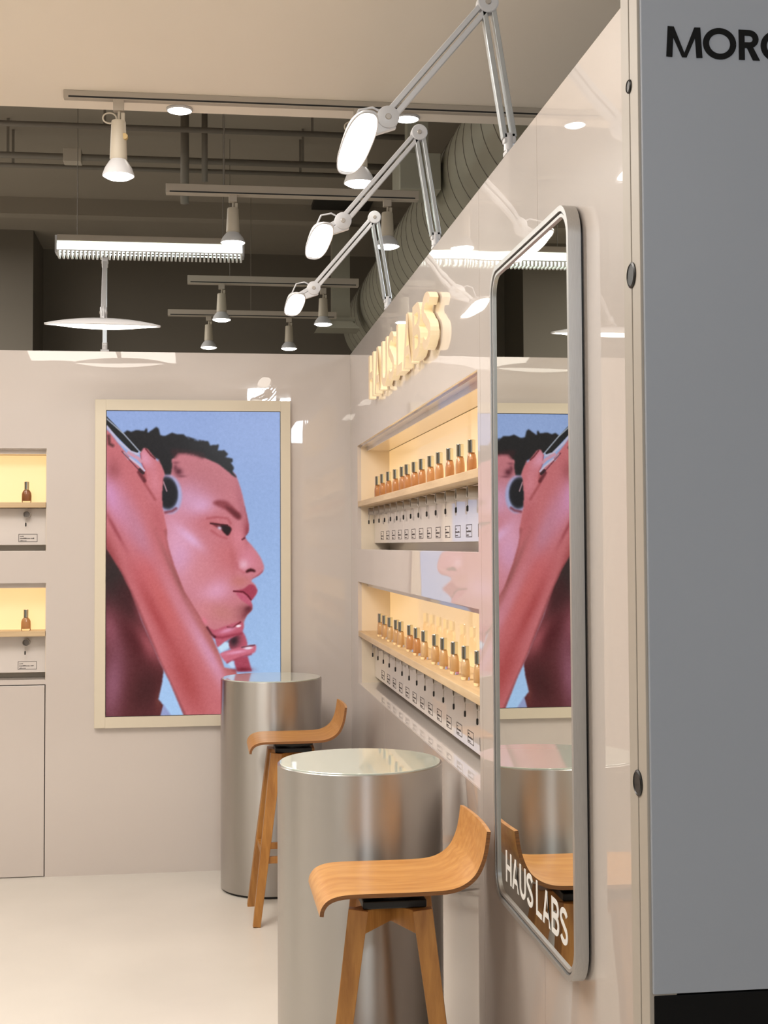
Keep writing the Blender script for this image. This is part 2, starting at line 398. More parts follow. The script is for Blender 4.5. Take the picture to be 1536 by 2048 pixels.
# ------------------------------------------------------------------ lettering from strokes
def arcpts(cx, cz, rx, rz, a0, a1, n=10):
    return [(cx+rx*math.cos(math.radians(a0+(a1-a0)*i/n)), cz+rz*math.sin(math.radians(a0+(a1-a0)*i/n))) for i in range(n+1)]
def glyph(ch, w, t):
    """returns list of ('s', polyline) strokes and ('p', polygon) in a cell w x 1"""
    h = t/2
    if ch == 'H': return [('s', [(h, 0), (h, 1)]), ('s', [(w-h, 0), (w-h, 1)]), ('s', [(h, .5), (w-h, .5)])]
    if ch == 'A': return [('p', [(0, 0), (t*1.02, 0), (w/2+t*.52, 1), (w/2-t*.52, 1)]), ('p', [(w, 0), (w/2-t*.52+.0001, 1), (w/2+t*.52, 1), (w-t*1.02, 0)][::-1]), ('s', [(w*.26, .29), (w*.74, .29)])]
    if ch == 'U': return [('s', [(h, 1), (h, w/2)] + arcpts(w/2, w/2*.9+h*.3, w/2-h, w/2*.9-h*.7, 180, 360, 14) + [(w-h, w/2), (w-h, 1)])]
    if ch == 'L': return [('s', [(h, 1), (h, 0)]), ('s', [(0, h*.95), (w, h*.95)])]
    if ch == 'B': return [('s', [(h, 0), (h, 1)]), ('s', [(h, 1-h)] + arcpts(w*.55, .5+.25-h*.25, w*.45-h-.02, .25-h*.75+.0, 90, -90, 10) + [(h, .5+h*.25)]),
                          ('s', [(h, .5+h*.1)] + arcpts(w*.55, .25+h*.55, w*.45-h, .25-h*.45, 90, -90, 10) + [(h, h)])]
    if ch == 'S': 
        rx = w/2-h; up = arcpts(w/2, .735, rx, .265-h, 20, 250, 16); lo = arcpts(w/2, .27, rx, .27-h, 70, -160, 16)
        return [('s', up + [(w*.5, .505)] + lo)]
    if ch == 'M': return [('s', [(h*.9, 0), (h*1.5, 1)]), ('s', [(w-h*.9, 0), (w-h*1.5, 1)]), ('p', [(h*.7, 1), (h*2.5, 1), (w/2+h*.55, 0), (w/2-h*.75, 0)]), ('p', [(w-h*2.5, 1), (w-h*.7, 1), (w/2+h*.75, 0), (w/2-h*.55, 0)])]
    if ch == 'O': return [('s', arcpts(w/2, .5, w/2-h, .5+.02-h, 0, 360, 40))]
    if ch == 'R': return [('s', [(h, 0), (h, 1)]), ('s', [(h, 1-h)] + arcpts(w*.5, .70, w*.38-h*.5, .30-h, 90, -90, 10) + [(h, .40+h)]), ('p', [(w*.38, .42), (w*.38+t*1.1, .42), (w, 0), (w-t*1.2, 0)])]
def letter_bm(bm, ch, w, t, x0, z0, sc, y0, y1, wx=1, mi=0, ms=None):
    for si, (kind, pts) in enumerate(glyph(ch, w, t)):
        if si: y0 = y0-(y1-y0)*.02
        pts = [(x, z) for x, z in pts]
        if kind == 'p':
            prism(bm, [(x0+x*sc*wx, z0+z*sc) for x, z in pts], y0, y1, mi, ms)
        else:
            n = len(pts); L, Rr = [], []
            for i in range(n):
                a = Vector(pts[max(i-1, 0)]); b = Vector(pts[min(i+1, n-1)]); d = (b-a).normalized(); nn = Vector((-d.y, d.x))
                k = 1
                if 0 < i < n-1:
                    d1 = (Vector(pts[i])-a).normalized(); k = 1/max(.6, abs(d1.dot(d)))
                p = Vector(pts[i]); L.append(p+nn*t/2*k); Rr.append(p-nn*t/2*k)
            poly = L + Rr[::-1]
            # quads
            vs0 = [bm.verts.new((x0+p.x*sc*wx, y0, z0+p.y*sc)) for p in poly]; vs1 = [bm.verts.new((x0+p.x*sc*wx, y1, z0+p.y*sc)) for p in poly]
            for i in range(n-1):
                j, k2 = 2*n-1-i, 2*n-2-i
                bm.faces.new([vs0[i], vs0[i+1], vs0[k2], vs0[j]]).material_index = mi
                bm.faces.new([vs1[j], vs1[k2], vs1[i+1], vs1[i]]).material_index = mi
                for a, b in ((i, i+1), (k2, j)):
                    bm.faces.new([vs0[a], vs1[a], vs1[b], vs0[b]]).material_index = mi if ms is None else ms
            for a, b in ((2*n-1, 0), (n-1, n)):
                bm.faces.new([vs0[a], vs1[a], vs1[b], vs0[b]]).material_index = mi if ms is None else ms
WID = dict(H=.70, A=.78, U=.70, S=.68, L=.58, B=.70, M=1.12, O=1.04, R=.68)
def layout(word, gap, space):
    x = 0; out = []
    for ch in word:
        if ch == ' ': x += space; continue
        out.append((ch, x)); x += WID[ch]+gap
    return out, x-gap
# raised lit sign on the right wall (local x -> -Y)
lay, tot = layout('HAUS LABS', .10, .16)
H_ = .196; wx = 1.68/(tot*H_)
t = thing('lit_letter_sign', 'raised cream lit letters HAUS LABS on the glossy right wall', 'sign', (XW, 6.10, 2.362), -PI/2)
for ch, x in lay:
    bm = bmesh.new(); letter_bm(bm, ch, WID[ch], .175, x*H_*wx, 0, H_, -.036, -.006, wx, 0, 1)
    finish('letter', bm, ['letterface', 'letter'], t)
bm = bmesh.new()
for ch, x in lay: box(bm, x*H_*wx+.03, x*H_*wx+.04, -.006, 0, .04, .05)
finish('standoff', bm, 'holder', t)

# ------------------------------------------------------------------ grey kiosk beside the wall
t = thing('brand_kiosk', 'grey brand panel with black base at the right edge', 'kiosk', (1.6, 2.7, 0))
bm = bmesh.new(); box(bm, .797-1.6, .9, -.35, -.252, .897, 3.1, bev=.002); up = finish('upper_panel', bm, 'grey', t)
bm = bmesh.new(); box(bm, .80-1.6, .9, -.345, -.252, 0, .893, bev=.002); finish('base_cabinet', bm, 'black', t)
bm = bmesh.new()
for ch, x0, x1 in [('M', .845, .913), ('O', .915, .979), ('R', .984, 1.0245), ('O', 1.0265, 1.0905)]:
    letter_bm(bm, ch, WID[ch], .19, x0-1.6, 2.5915, .0565, -.3516, -.3506, (x1-x0)/(.0565*WID[ch]))
finish('lettering', bm, 'moro', t)

# ------------------------------------------------------------------ mirror on the right wall
def rrect(x0, x1, z0, z1, r, n=8):
    pts = []
    for cx, cz, a in ((x1-r, z1-r, 0), (x0+r, z1-r, 90), (x0+r, z0+r, 180), (x1-r, z0+r, 270)):
        for k in range(n+1):
            an = math.radians(a+90*k/n); pts.append((cx+r*math.cos(an), cz+r*math.sin(an)))
    return pts
my0, my1, mz0, mz1 = 2.722, 3.497, .785, 2.424
t = thing('wall_mirror', 'tall rounded mirror in a brushed metal frame on the right wall', 'mirror', (XW, my1, 0), -PI/2)
Lm = my1-my0
def ring_mesh(o, i, y0, y1, bm):
    n = len(o); A = [bm.verts.new((x, y0, z)) for x, z in o]; B = [bm.verts.new((x, y0, z)) for x, z in i]
    C_ = [bm.verts.new((x, y1, z)) for x, z in o]; D_ = [bm.verts.new((x, y1, z)) for x, z in i]
    for k in range(n):
        j = (k+1) % n
        for q in ((A, B), (C_, D_), (A, C_), (B, D_)):
            bm.faces.new([q[0][k], q[0][j], q[1][j], q[1][k]])
bm = bmesh.new(); ring_mesh(rrect(0, Lm, mz0, mz1, .075), rrect(.012, Lm-.012, mz0+.012, mz1-.012, .063), -.034, -.006, bm)
bmesh.ops.recalc_face_normals(bm, faces=bm.faces)
finish('frame', bm, 'frame', t, ang=30)
bm = bmesh.new(); ring_mesh(rrect(.0125, Lm-.0125, mz0+.0125, mz1-.0125, .0625), rrect(.017, Lm-.017, mz0+.017, mz1-.017, .058), -.029, -.012, bm)
finish('inner_gasket', bm, 'blackp', t, ang=30)
bm = bmesh.new(); ring_mesh(rrect(.0172, Lm-.0172, mz0+.0172, mz1-.0172, .058), rrect(.024, Lm-.024, mz0+.024, mz1-.024, .052), -.031, -.012, bm)
finish('inner_frame', bm, 'frame', t, ang=30)
bm = bmesh.new(); prism(bm, rrect(.02, Lm-.02, mz0+.02, mz1-.02, .055), -.026, -.012); gl = finish('glass', bm, 'mirror', t)
bm = bmesh.new(); prism(bm, rrect(.012, Lm-.012, mz0+.012, mz1-.012, .06), -.0115, 0); finish('backing', bm, 'blackp', t)
lay2, tot2 = layout('HAUS LABS', .10, .24)
H2 = .078; wx2 = .585/(tot2*H2)
bm = bmesh.new()
for ch, x in lay2: letter_bm(bm, ch, WID[ch], .15, (my1-3.395)+x*H2*wx2, .845, H2, -.0266, -.0261, wx2)
finish('lettering', bm, 'decal', t)

# ------------------------------------------------------------------ framed screen on the back wall
sx0, sx1, sz0, sz1 = -.4915, .4135, .816, 2.4075
t = thing('wall_screen', 'portrait video screen in a cream frame showing a face in profile', 'screen', ((sx0+sx1)/2, YB, 0))
cx = (sx0+sx1)/2; hw = (sx1-sx0)/2; fw_ = .0595
bm = bmesh.new()
box(bm, -hw-fw_, -hw-.003, -.028, 0, sz0-fw_, sz1+fw_, bev=.002); box(bm, hw+.003, hw+fw_-.004, -.028, 0, sz0-fw_, sz1+fw_, bev=.002)
box(bm, -hw-.003, hw+.003, -.0279, 0, sz1+.003, sz1+fw_); box(bm, -hw-.003, hw+.003, -.0279, 0, sz0-fw_, sz0-.003)
finish('frame', bm, 'bezel', t)
bm = bmesh.new(); box(bm, -hw-.003, hw+.003, -.018, 0, sz0-.003, sz1+.003); finish('panel_edge', bm, 'tvblack', t)

# picture: painted numerically, in reference units 100..1110 x 122..1908
NXp, NYp = 310, 545
gx = np.linspace(100, 1110, NXp); gy = np.linspace(122, 1908, NYp)
GX, GY = np.meshgrid(gx, gy)
px = (gx[1]-gx[0])
img = np.zeros((NYp, NXp, 3))
tt = np.clip((GY-122)/1786, 0, 1)[..., None]
img[:] = np.array([146, 168, 218])*(1-tt) + np.array([166, 200, 240])*tt
img += (np.sin(GX/190.0)*3)[..., None]
A_ = lambda pts: [(73.2+.381*x, 102.4+.381*y) for x, y in pts]
B_ = lambda pts: [(556+.381*x, 234+.381*y) for x, y in pts]
C_ = lambda pts: [(556+.381*x, 907+.381*y) for x, y in pts]
D_ = lambda pts: [(73.2+.557*x, 790+.557*y) for x, y in pts]
def blur(m, s):
    if s <= 0: return m
    r = max(1, int(round(s/px)))
    k = np.ones(2*r+1)/(2*r+1)
    for _ in range(2):
        p = np.pad(m, r, mode='edge')
        p = np.apply_along_axis(lambda v: np.convolve(v, k, 'valid'), 0, p)
        m = np.apply_along_axis(lambda v: np.convolve(v, k, 'valid'), 1, p)
    return m
def smooth(pts, n=5):
    P = np.array(pts, float); out = []
    N = len(P)
    for i in range(N):
        p0, p1, p2, p3 = P[i-1], P[i], P[(i+1) % N], P[(i+2) % N]
        for k in range(n):
            s = k/n; out.append(.5*((2*p1)+(-p0+p2)*s+(2*p0-5*p1+4*p2-p3)*s*s+(-p0+3*p1-3*p2+p3)*s**3))
    return out
def inside(pts):
    P = np.array(pts, float); r = np.zeros(GX.shape, bool)
    x1, y1 = P[-1]
    for x2, y2 in P:
        c = ((y1 > GY) != (y2 > GY))
        if y1 != y2: r ^= c & (GX < (x2-x1)*(GY-y1)/(y2-y1)+x1)
        x1, y1 = x2, y2
    return r.astype(float)
def paint(mask, col, a=1.0):
    global img
    m = (mask*a)[..., None]; img = img*(1-m)+np.array(col, float)*m
def poly(pts, col, soft=3, a=1.0, sm=True, clip=None):
    m = blur(inside(smooth(pts) if sm else pts), soft)
    if clip is not None: m = m*clip
    paint(m, col, a); return m
def blob(c, rx, rz, col, a=1.0, ang=0, clip=None, p=2):
    ca, sa = math.cos(math.radians(ang)), math.sin(math.radians(ang))
    dx, dy = GX-c[0], GY-c[1]
    u = (dx*ca+dy*sa)/rx; v = (-dx*sa+dy*ca)/rz
    if col[2] > 140 and p == 2: a = min(1, a*1.2); u = u/1.1; v = v/1.1
    m = np.exp(-(u*u+v*v)**(p/2))
    if clip is not None: m = m*clip
    paint(m, col, a)
def line(pts, w, col, a=1.0, soft=2, clip=None):
    m = np.zeros(GX.shape)
    for (x1, y1), (x2, y2) in zip(pts, pts[1:]):
        dx, dy = x2-x1, y2-y1; s = np.clip(((GX-x1)*dx+(GY-y1)*dy)/(dx*dx+dy*dy), 0, 1)
        d = np.hypot(GX-x1-s*dx, GY-y1-s*dy); m = np.maximum(m, np.clip((w/2+soft-d)/(2*soft), 0, 1))
    if clip is not None: m = m*clip
    paint(m, col, a)
# torso and neck
torso = poly([(90, 900), (160, 1000), (240, 1150), (300, 1350), (400, 1580), (430, 1640), (420, 1720), (398, 1815), (430, 1850), (415, 1915), (90, 1915)], (88, 34, 38), 4, sm=False)
tc_ = torso
blob((135, 1080), 120, 190, (46, 36, 34), .95, clip=tc_); blob((230, 1250), 60, 130, (60, 24, 26), .8, -25, clip=tc_)
blob((120, 1400), 60, 130, (150, 82, 96), .8, -10, clip=tc_); blob((140, 1720), 70, 230, (150, 92, 112), .85, 5, clip=tc_)
blob((340, 1500), 55, 130, (168, 84, 92), .9, -32, clip=tc_); blob((300, 1330), 25, 90, (140, 66, 76), .6, -25, clip=tc_)
blob((260, 1480), 45, 130, (78, 20, 26), .8, -25, clip=tc_); blob((330, 1760), 80, 130, (64, 20, 22), .85, 20, clip=tc_); blob((400, 1830), 20, 60, (120, 60, 52), .5, 0, clip=tc_)
poly([(430, 1845), (478, 1915), (410, 1915)], (150, 160, 205), 3, sm=False)
# face
face = poly([(400, 400), (530, 360), (700, 380), (830, 480), (858, 525), (885, 610), (905, 700), (924, 790), (922, 835), (903, 870), (940, 915), (985, 975), (1013, 1036), (1011, 1066), (988, 1092), (950, 1113), (941, 1130), (962, 1150), (973, 1185), (962, 1215), (938, 1240), (945, 1270), (942, 1298), (915, 1328), (897, 1365), (889, 1410), (800, 1430), (700, 1450), (620, 1340), (520, 1150), (440, 900), (420, 740), (420, 560)], (202, 122, 132), 3)
f = face
blob((660, 520), 200, 130, (188, 112, 120), .8, 20, clip=f); blob((560, 640), 110, 90, (206, 150, 180), .75, 10, clip=f); blob((640, 690), 70, 55, (220, 168, 205), .75, -20, clip=f)
blob((520, 930), 95, 190, (222, 160, 188), .85, -15, clip=f); blob((590, 880), 90, 26, (226, 176, 214), .8, 42, clip=f); blob((540, 1000), 60, 70, (214, 160, 200), .6, 0, clip=f)
blob((730, 1180), 95, 62, (224, 160, 190), .85, -30, clip=f); blob((800, 980), 110, 120, (200, 108, 112), .8, 0, clip=f); blob((640, 1060), 110, 110, (212, 134, 142), .6, 0, clip=f)
blob((700, 780), 130, 60, (196, 104, 108), .6, 15, clip=f); blob((760, 1310), 130, 55, (196, 124, 118), .7, 15, clip=f); blob((660, 1300), 60, 70, (214, 132, 140), .6, 30, clip=f)
blob((920, 1000), 55, 70, (214, 130, 148), .8, -20, clip=f); blob((895, 1030), 26, 26, (232, 178, 196), .7, 0, clip=f); blob((830, 960), 24, 110, (186, 96, 100), .7, -5, clip=f)
blob((860, 880), 40, 60, (216, 130, 142), .7, 0, clip=f); blob((880, 660), 25, 150, (176, 100, 112), .7, -10, clip=f); blob((915, 830), 20, 60, (150, 62, 74), .85, 0, clip=f)
blob((870, 1130), 60, 36, (196, 116, 108), .7, 0, clip=f); blob((925, 1315), 60, 34, (110, 40, 50), .85, -35, clip=f); blob((890, 1290), 50, 30, (150, 84, 84), .5, -20, clip=f)
line([(905, 690), (924, 790), (922, 835), (903, 870)], 10, (130, 50, 62), .6, 8, clip=f)
line(B_([(870, 1700), (930, 1660), (965, 1600)]), 8, (70, 14, 24), .9, 5, clip=f)
# brow, eye
poly(B_([(415, 1130), (500, 1085), (640, 1110), (760, 1220), (845, 1310), (850, 1370), (800, 1385), (700, 1310), (600, 1230), (480, 1175)]), (134, 52, 60), 8, .85)
poly(B_([(600, 1180), (700, 1210), (830, 1310), (840, 1370), (780, 1370), (680, 1270)]), (92, 24, 32), 8, .8)
line(B_([(330, 1370), (480, 1350), (640, 1370), (690, 1450)]), 10, (160, 64, 72), .6, 8, clip=f)
poly(B_([(370, 1430), (520, 1455), (650, 1480), (705, 1540), (650, 1640), (600, 1600), (540, 1540), (460, 1500)]), (96, 26, 34), 4, .9)
poly(B_([(540, 1475), (650, 1490), (695, 1540), (645, 1630), (590, 1590), (550, 1530)]), (30, 12, 16), 3)
blob(B_([(520, 1520)])[0], 11, 8, (214, 200, 222), 1, 30); line(B_([(380, 1450), (640, 1475)]), 7, (60, 14, 22), .9, 3)
line(B_([(400, 1560), (500, 1640), (620, 1680)]), 10, (168, 70, 78), .6, 8)
# nose, lips
poly(C_([(915, 440), (960, 395), (1020, 388), (1070, 420), (1068, 445), (1000, 432), (950, 448)]), (66, 12, 18), 3)
line(C_([(1190, 430), (1120, 490), (1030, 550)]), 9, (150, 58, 72), .8, 6, clip=f); line(C_([(780, 300), (800, 390), (900, 450)]), 10, (186, 92, 100), .6, 8)
poly(C_([(740, 735), (880, 700), (985, 632), (1050, 650), (1098, 735), (1050, 830), (995, 880), (900, 790), (800, 760)]), (166, 60, 82), 3)
poly(C_([(770, 765), (880, 785), (960, 850), (1000, 900), (1025, 985), (1000, 990), (930, 930), (850, 870)]), (194, 92, 116), 4, clip=f)
line(C_([(735, 735), (880, 745), (950, 800), (1000, 870)]), 9, (104, 22, 40), .95, 3)
blob(C_([(960, 1010)])[0], 26, 17, (92, 30, 42), .8, -20, clip=f)
# hair
hair = A_([(300, 430), (330, 390), (380, 350), (440, 375), (520, 345), (630, 362), (675, 310), (690, 392), (760, 340), (820, 295), (855, 320), (880, 425), (950, 440), (1060, 385), (1140, 412), (1230, 405), (1330, 490), (1430, 505), (1520, 520)]) + \
    B_([(20, 95), (70, 150), (200, 150), (350, 172), (372, 235), (510, 220), (490, 315), (590, 308), (650, 372), (610, 415), (720, 440), (722, 490), (690, 500), (742, 580), (720, 640), (790, 740), (730, 710), (640, 630), (500, 520), (300, 430), (200, 400), (0, 365)]) + \
    A_([(1500, 740), (1350, 700), (1150, 690), (1090, 770), (1050, 800), (1065, 900), (1040, 1040), (960, 1050), (900, 900), (860, 800), (600, 700), (300, 500)])
poly(hair, (27, 26, 27), 2.5, sm=False)
poly(A_([(1040, 650), (1200, 640), (1536, 700), (1536, 790), (1400, 740), (1180, 720), (1100, 790)]), (60, 26, 30), 8, .6)
for q, rx, rz, a in [((1160, 990), 22, 22, .85), ((1110, 930), 14, 20, .6), ((1200, 1060), 26, 8, .4), ((1120, 850), 20, 9, .4)]: blob(A_([q])[0], rx, rz, (80, 28, 40), a)
# earcup
blob(A_([(1020, 1340)])[0], 74, 116, (166, 172, 214), 1, -5, p=14)
blob(A_([(985, 1320)])[0], 64, 98, (26, 26, 30), 1, -5, p=14)
line(A_([(960, 1620), (1060, 1600), (1120, 1560)]), 16, (120, 40, 48), .7, 6); line(A_([(930, 1150), (980, 1290)]), 7, (190, 150, 160), .9, 3)
# arm and hand
arm = poly(A_([(60, 330), (130, 400), (250, 560), (400, 750), (560, 900), (640, 965), (600, 850), (580, 700), (630, 620), (690, 640), (800, 780), (900, 900), (935, 1000), (920, 1200), (905, 1350), (920, 1580), (960, 1780), (985, 1900)]) +
           D_([(672, 140), (690, 240), (750, 440), (850, 700), (1000, 950), (1130, 1170), (1230, 1400), (1270, 1520)]) + [(850, 1650), (880, 1915), (548, 1915)] +
           D_([(700, 1650), (590, 1430), (420, 1030), (300, 710), (200, 500), (50, 250), (40, 100)]), (200, 110, 116), 3, sm=False)
a_ = arm
blob((190, 700), 60, 190, (206, 134, 160), .9, -22, clip=a_); blob((125, 620), 40, 110, (212, 146, 186), .8, -15, clip=a_); blob((290, 860), 45, 170, (196, 128, 150), .75, -20, clip=a_)
blob((380, 560), 40, 110, (214, 130, 142), .8, -5, clip=a_); blob((320, 400), 34, 60, (222, 150, 172), .8, -30, clip=a_); blob((140, 470), 40, 60, (150, 72, 76), .6, 0, clip=a_)
blob((400, 760), 40, 140, (190, 98, 104), .8, -10, clip=a_); blob((110, 950), 40, 200, (146, 58, 60), .8, -25, clip=a_); blob((150, 820), 12, 120, (140, 50, 58), .6, -28, clip=a_)
blob((330, 1080), 70, 110, (204, 104, 112), .8, -20, clip=a_); blob((420, 1250), 60, 260, (202, 98, 98), .8, -25, clip=a_); blob((390, 1330), 34, 260, (170, 66, 68), .8, -26, clip=a_)
blob((640, 1480), 34, 340, (212, 140, 158), .9, -27, clip=a_); blob((520, 1260), 26, 200, (206, 124, 136), .7, -28, clip=a_); blob((700, 1560), 24, 160, (214, 148, 176), .7, -27, clip=a_)
blob((560, 1700), 70, 230, (172, 70, 70), .85, -22, clip=a_); blob((720, 1500), 26, 240, (168, 96, 92), .7, -30, clip=a_); blob((500, 1100), 18, 220, (150, 84, 84), .7, -24, clip=a_)
line([(445, 830), (470, 960), (530, 1140), (640, 1330), (740, 1490), (800, 1600), (850, 1660)], 14, (126, 62, 62), .55, 14, clip=a_)
line([(100, 960), (190, 1090), (260, 1240), (320, 1390), (400, 1590), (470, 1740), (548, 1915)], 14, (90, 30, 34), .75, 14, clip=a_)
line(A_([(640, 980), (650, 1180), (740, 1320), (800, 1420)]), 12, (150, 62, 66), .7, 8); line(A_([(560, 1000), (640, 1130)]), 22, (88, 26, 34), .8, 6)
line(A_([(100, 440), (110, 560), (160, 590)]), 16, (60, 28, 28), .8, 8); line(A_([(660, 640), (740, 740), (800, 790)]), 8, (90, 20, 26), .8, 3)
line(A_([(580, 700), (595, 850), (650, 960)]), 6, (160, 70, 84), .7, 4)
# band of the headset
line(A_([(20, 160), (500, 660)]), 40, (26, 27, 27), 1, 2.5); line(A_([(70, 175), (330, 410), (575, 690)]), 7, (184, 190, 206), .9, 2.5); line(A_([(70, 290), (250, 520), (430, 680), (550, 720)]), 12, (196, 190, 214), 1, 3)
line(A_([(330, 700), (400, 800)]), 9, (200, 186, 204), .9, 3); line(A_([(420, 780), (560, 890), (640, 975)]), 11, (206, 192, 216), 1, 3); line(A_([(570, 960), (620, 1010)]), 18, (40, 20, 26), .9, 4); line(A_([(300, 680), (470, 870), (570, 980)]), 6, (84, 34, 50), .8, 3)
line(A_([(400, 700), (540, 780), (590, 830)]), 20, (214, 150, 166), .9, 4)
# fingers under the chin
poly(C_([(800, 1390), (880, 1370), (945, 1560), (870, 1640), (700, 1640), (655, 1520)]), (186, 84, 104), 3)
blob(C_([(740, 1500)])[0], 34, 44, (46, 26, 34), .95, 15)
poly(C_([(330, 1290), (440, 1330), (560, 1290), (640, 1265), (760, 1225), (840, 1205), (885, 1260), (880, 1340), (850, 1385), (700, 1460), (600, 1520), (490, 1600), (440, 1450)]), (190, 88, 108), 3)
line(C_([(640, 1290), (720, 1300), (840, 1215)]), 9, (110, 30, 40), .9, 4); blob(C_([(640, 1340)])[0], 40, 12, (226, 150, 180), .8, -15); blob(C_([(810, 1275)])[0], 16, 8, (250, 226, 236), 1, -10, p=4)
line(C_([(430, 1440), (560, 1450), (850, 1390)]), 14, (140, 40, 60), .7, 7); line(C_([(330, 1290), (400, 1400), (450, 1440)]), 12, (70, 16, 24), .8, 5)
blob(C_([(290, 1190)])[0], 12, 22, (226, 120, 140), .8, -30)
poly(C_([(740, 1780), (950, 1740), (1015, 1980), (790, 1980), (745, 1850)]), (168, 66, 88), 3, sm=False); blob(C_([(880, 1950)])[0], 50, 14, (110, 24, 40), .8)
poly(C_([(540, 1690), (660, 1645), (850, 1600), (1050, 1568), (1078, 1620), (1050, 1690), (900, 1750), (720, 1810), (640, 1850), (540, 1740)]), (202, 104, 124), 3)
line(C_([(860, 1605), (1055, 1575)]), 8, (104, 60, 74), .9, 3); blob(C_([(960, 1620)])[0], 26, 8, (232, 224, 240), 1, -5, p=4); blob(C_([(780, 1680)])[0], 60, 9, (232, 160, 190), .7, -8)
line(C_([(640, 1840), (800, 1775), (1000, 1715)]), 10, (150, 44, 64), .7, 6)
poly(C_([(495, 1600), (600, 1520), (655, 1530), (668, 1610), (540, 1675)]), (196, 224, 246), 2, sm=False); poly(C_([(645, 1850), (720, 1805), (750, 1920), (700, 1920)]), (196, 216, 244), 2, sm=False)
rs = np.random.RandomState(3)
gr = blur(rs.randn(NYp, NXp), 4)*6 + rs.randn(NYp, NXp)*1.6
img = np.clip(img+gr[..., None], 0, 255)/255
limg = np.where(img <= .04045, img/12.92, ((img+.055)/1.055)**2.4)
me = bpy.data.meshes.new('picture')
vx = (gx-100)/1010*(2*hw)-hw; vz = sz1-(gy-122)/1786*(sz1-sz0)
VX, VZ = np.meshgrid(vx, vz)
co = np.stack([VX, np.full_like(VX, -.0185), VZ], -1).reshape(-1, 3).astype(np.float32)
idx = np.arange(NXp*NYp).reshape(NYp, NXp)
q = np.stack([idx[1:, :-1], idx[1:, 1:], idx[:-1, 1:], idx[:-1, :-1]], -1).reshape(-1, 4)
me.vertices.add(len(co)); me.vertices.foreach_set('co', co.ravel())
me.loops.add(q.size); me.loops.foreach_set('vertex_index', q.ravel().astype(np.int32))
me.polygons.add(len(q)); me.polygons.foreach_set('loop_start', (np.arange(len(q))*4).astype(np.int32)); me.polygons.foreach_set('loop_total', np.full(len(q), 4, np.int32))
me.update(calc_edges=True)
ca = me.color_attributes.new('picture', 'FLOAT_COLOR', 'POINT')
rgba = np.concatenate([limg.reshape(-1, 3), np.ones((len(co), 1))], 1).astype(np.float32); ca.data.foreach_set('color', rgba.ravel())
mp = bpy.data.materials.new('screen_picture'); mp.use_nodes = True; nt = mp.node_tree; b = nt.nodes['Principled BSDF']
at = nt.nodes.new('ShaderNodeAttribute'); at.attribute_name = 'picture'
nt.links.new(at.outputs['Color'], b.inputs['Emission Color']); b.inputs['Emission Strength'].default_value = .96
b.inputs['Base Color'].default_value = (.01, .01, .012, 1); b.inputs['Roughness'].default_value = .2; b.inputs['Specular IOR Level'].default_value = .2
link('picture', me, mp, t)

# ------------------------------------------------------------------ pedestal tables
def table(label, x, y, first=None):
    if first: return dup(first, (x, y, 0), label, group='metal cylinder tables')
    t = thing('pedestal_table', label, 'table', (x, y, 0), 0, 'metal cylinder tables')
    bm = bmesh.new(); lathe(bm, [(.24, 0), (.24, .012)], 96); finish('base', bm, 'blackp', t, ang=40)
    bm = bmesh.new(); lathe(bm, [(.247, .012), (.252, .0125), (.252, 1.034), (.2505, 1.0355), (.246, 1.0355), (.246, 1.02)], 128, caps=False); finish('body', bm, 'alu', t, ang=40)
    bm = bmesh.new(); lathe(bm, [(.2455, 1.02), (.2455, 1.039), (.2445, 1.040)], 128); finish('top', bm, 'tabletop', t, ang=30)
    return t
t1 = table('near tall brushed metal cylinder table with pale glass top', .481, 4.14)
table('far tall brushed metal cylinder table in front of the screen', .347, 6.82, t1)

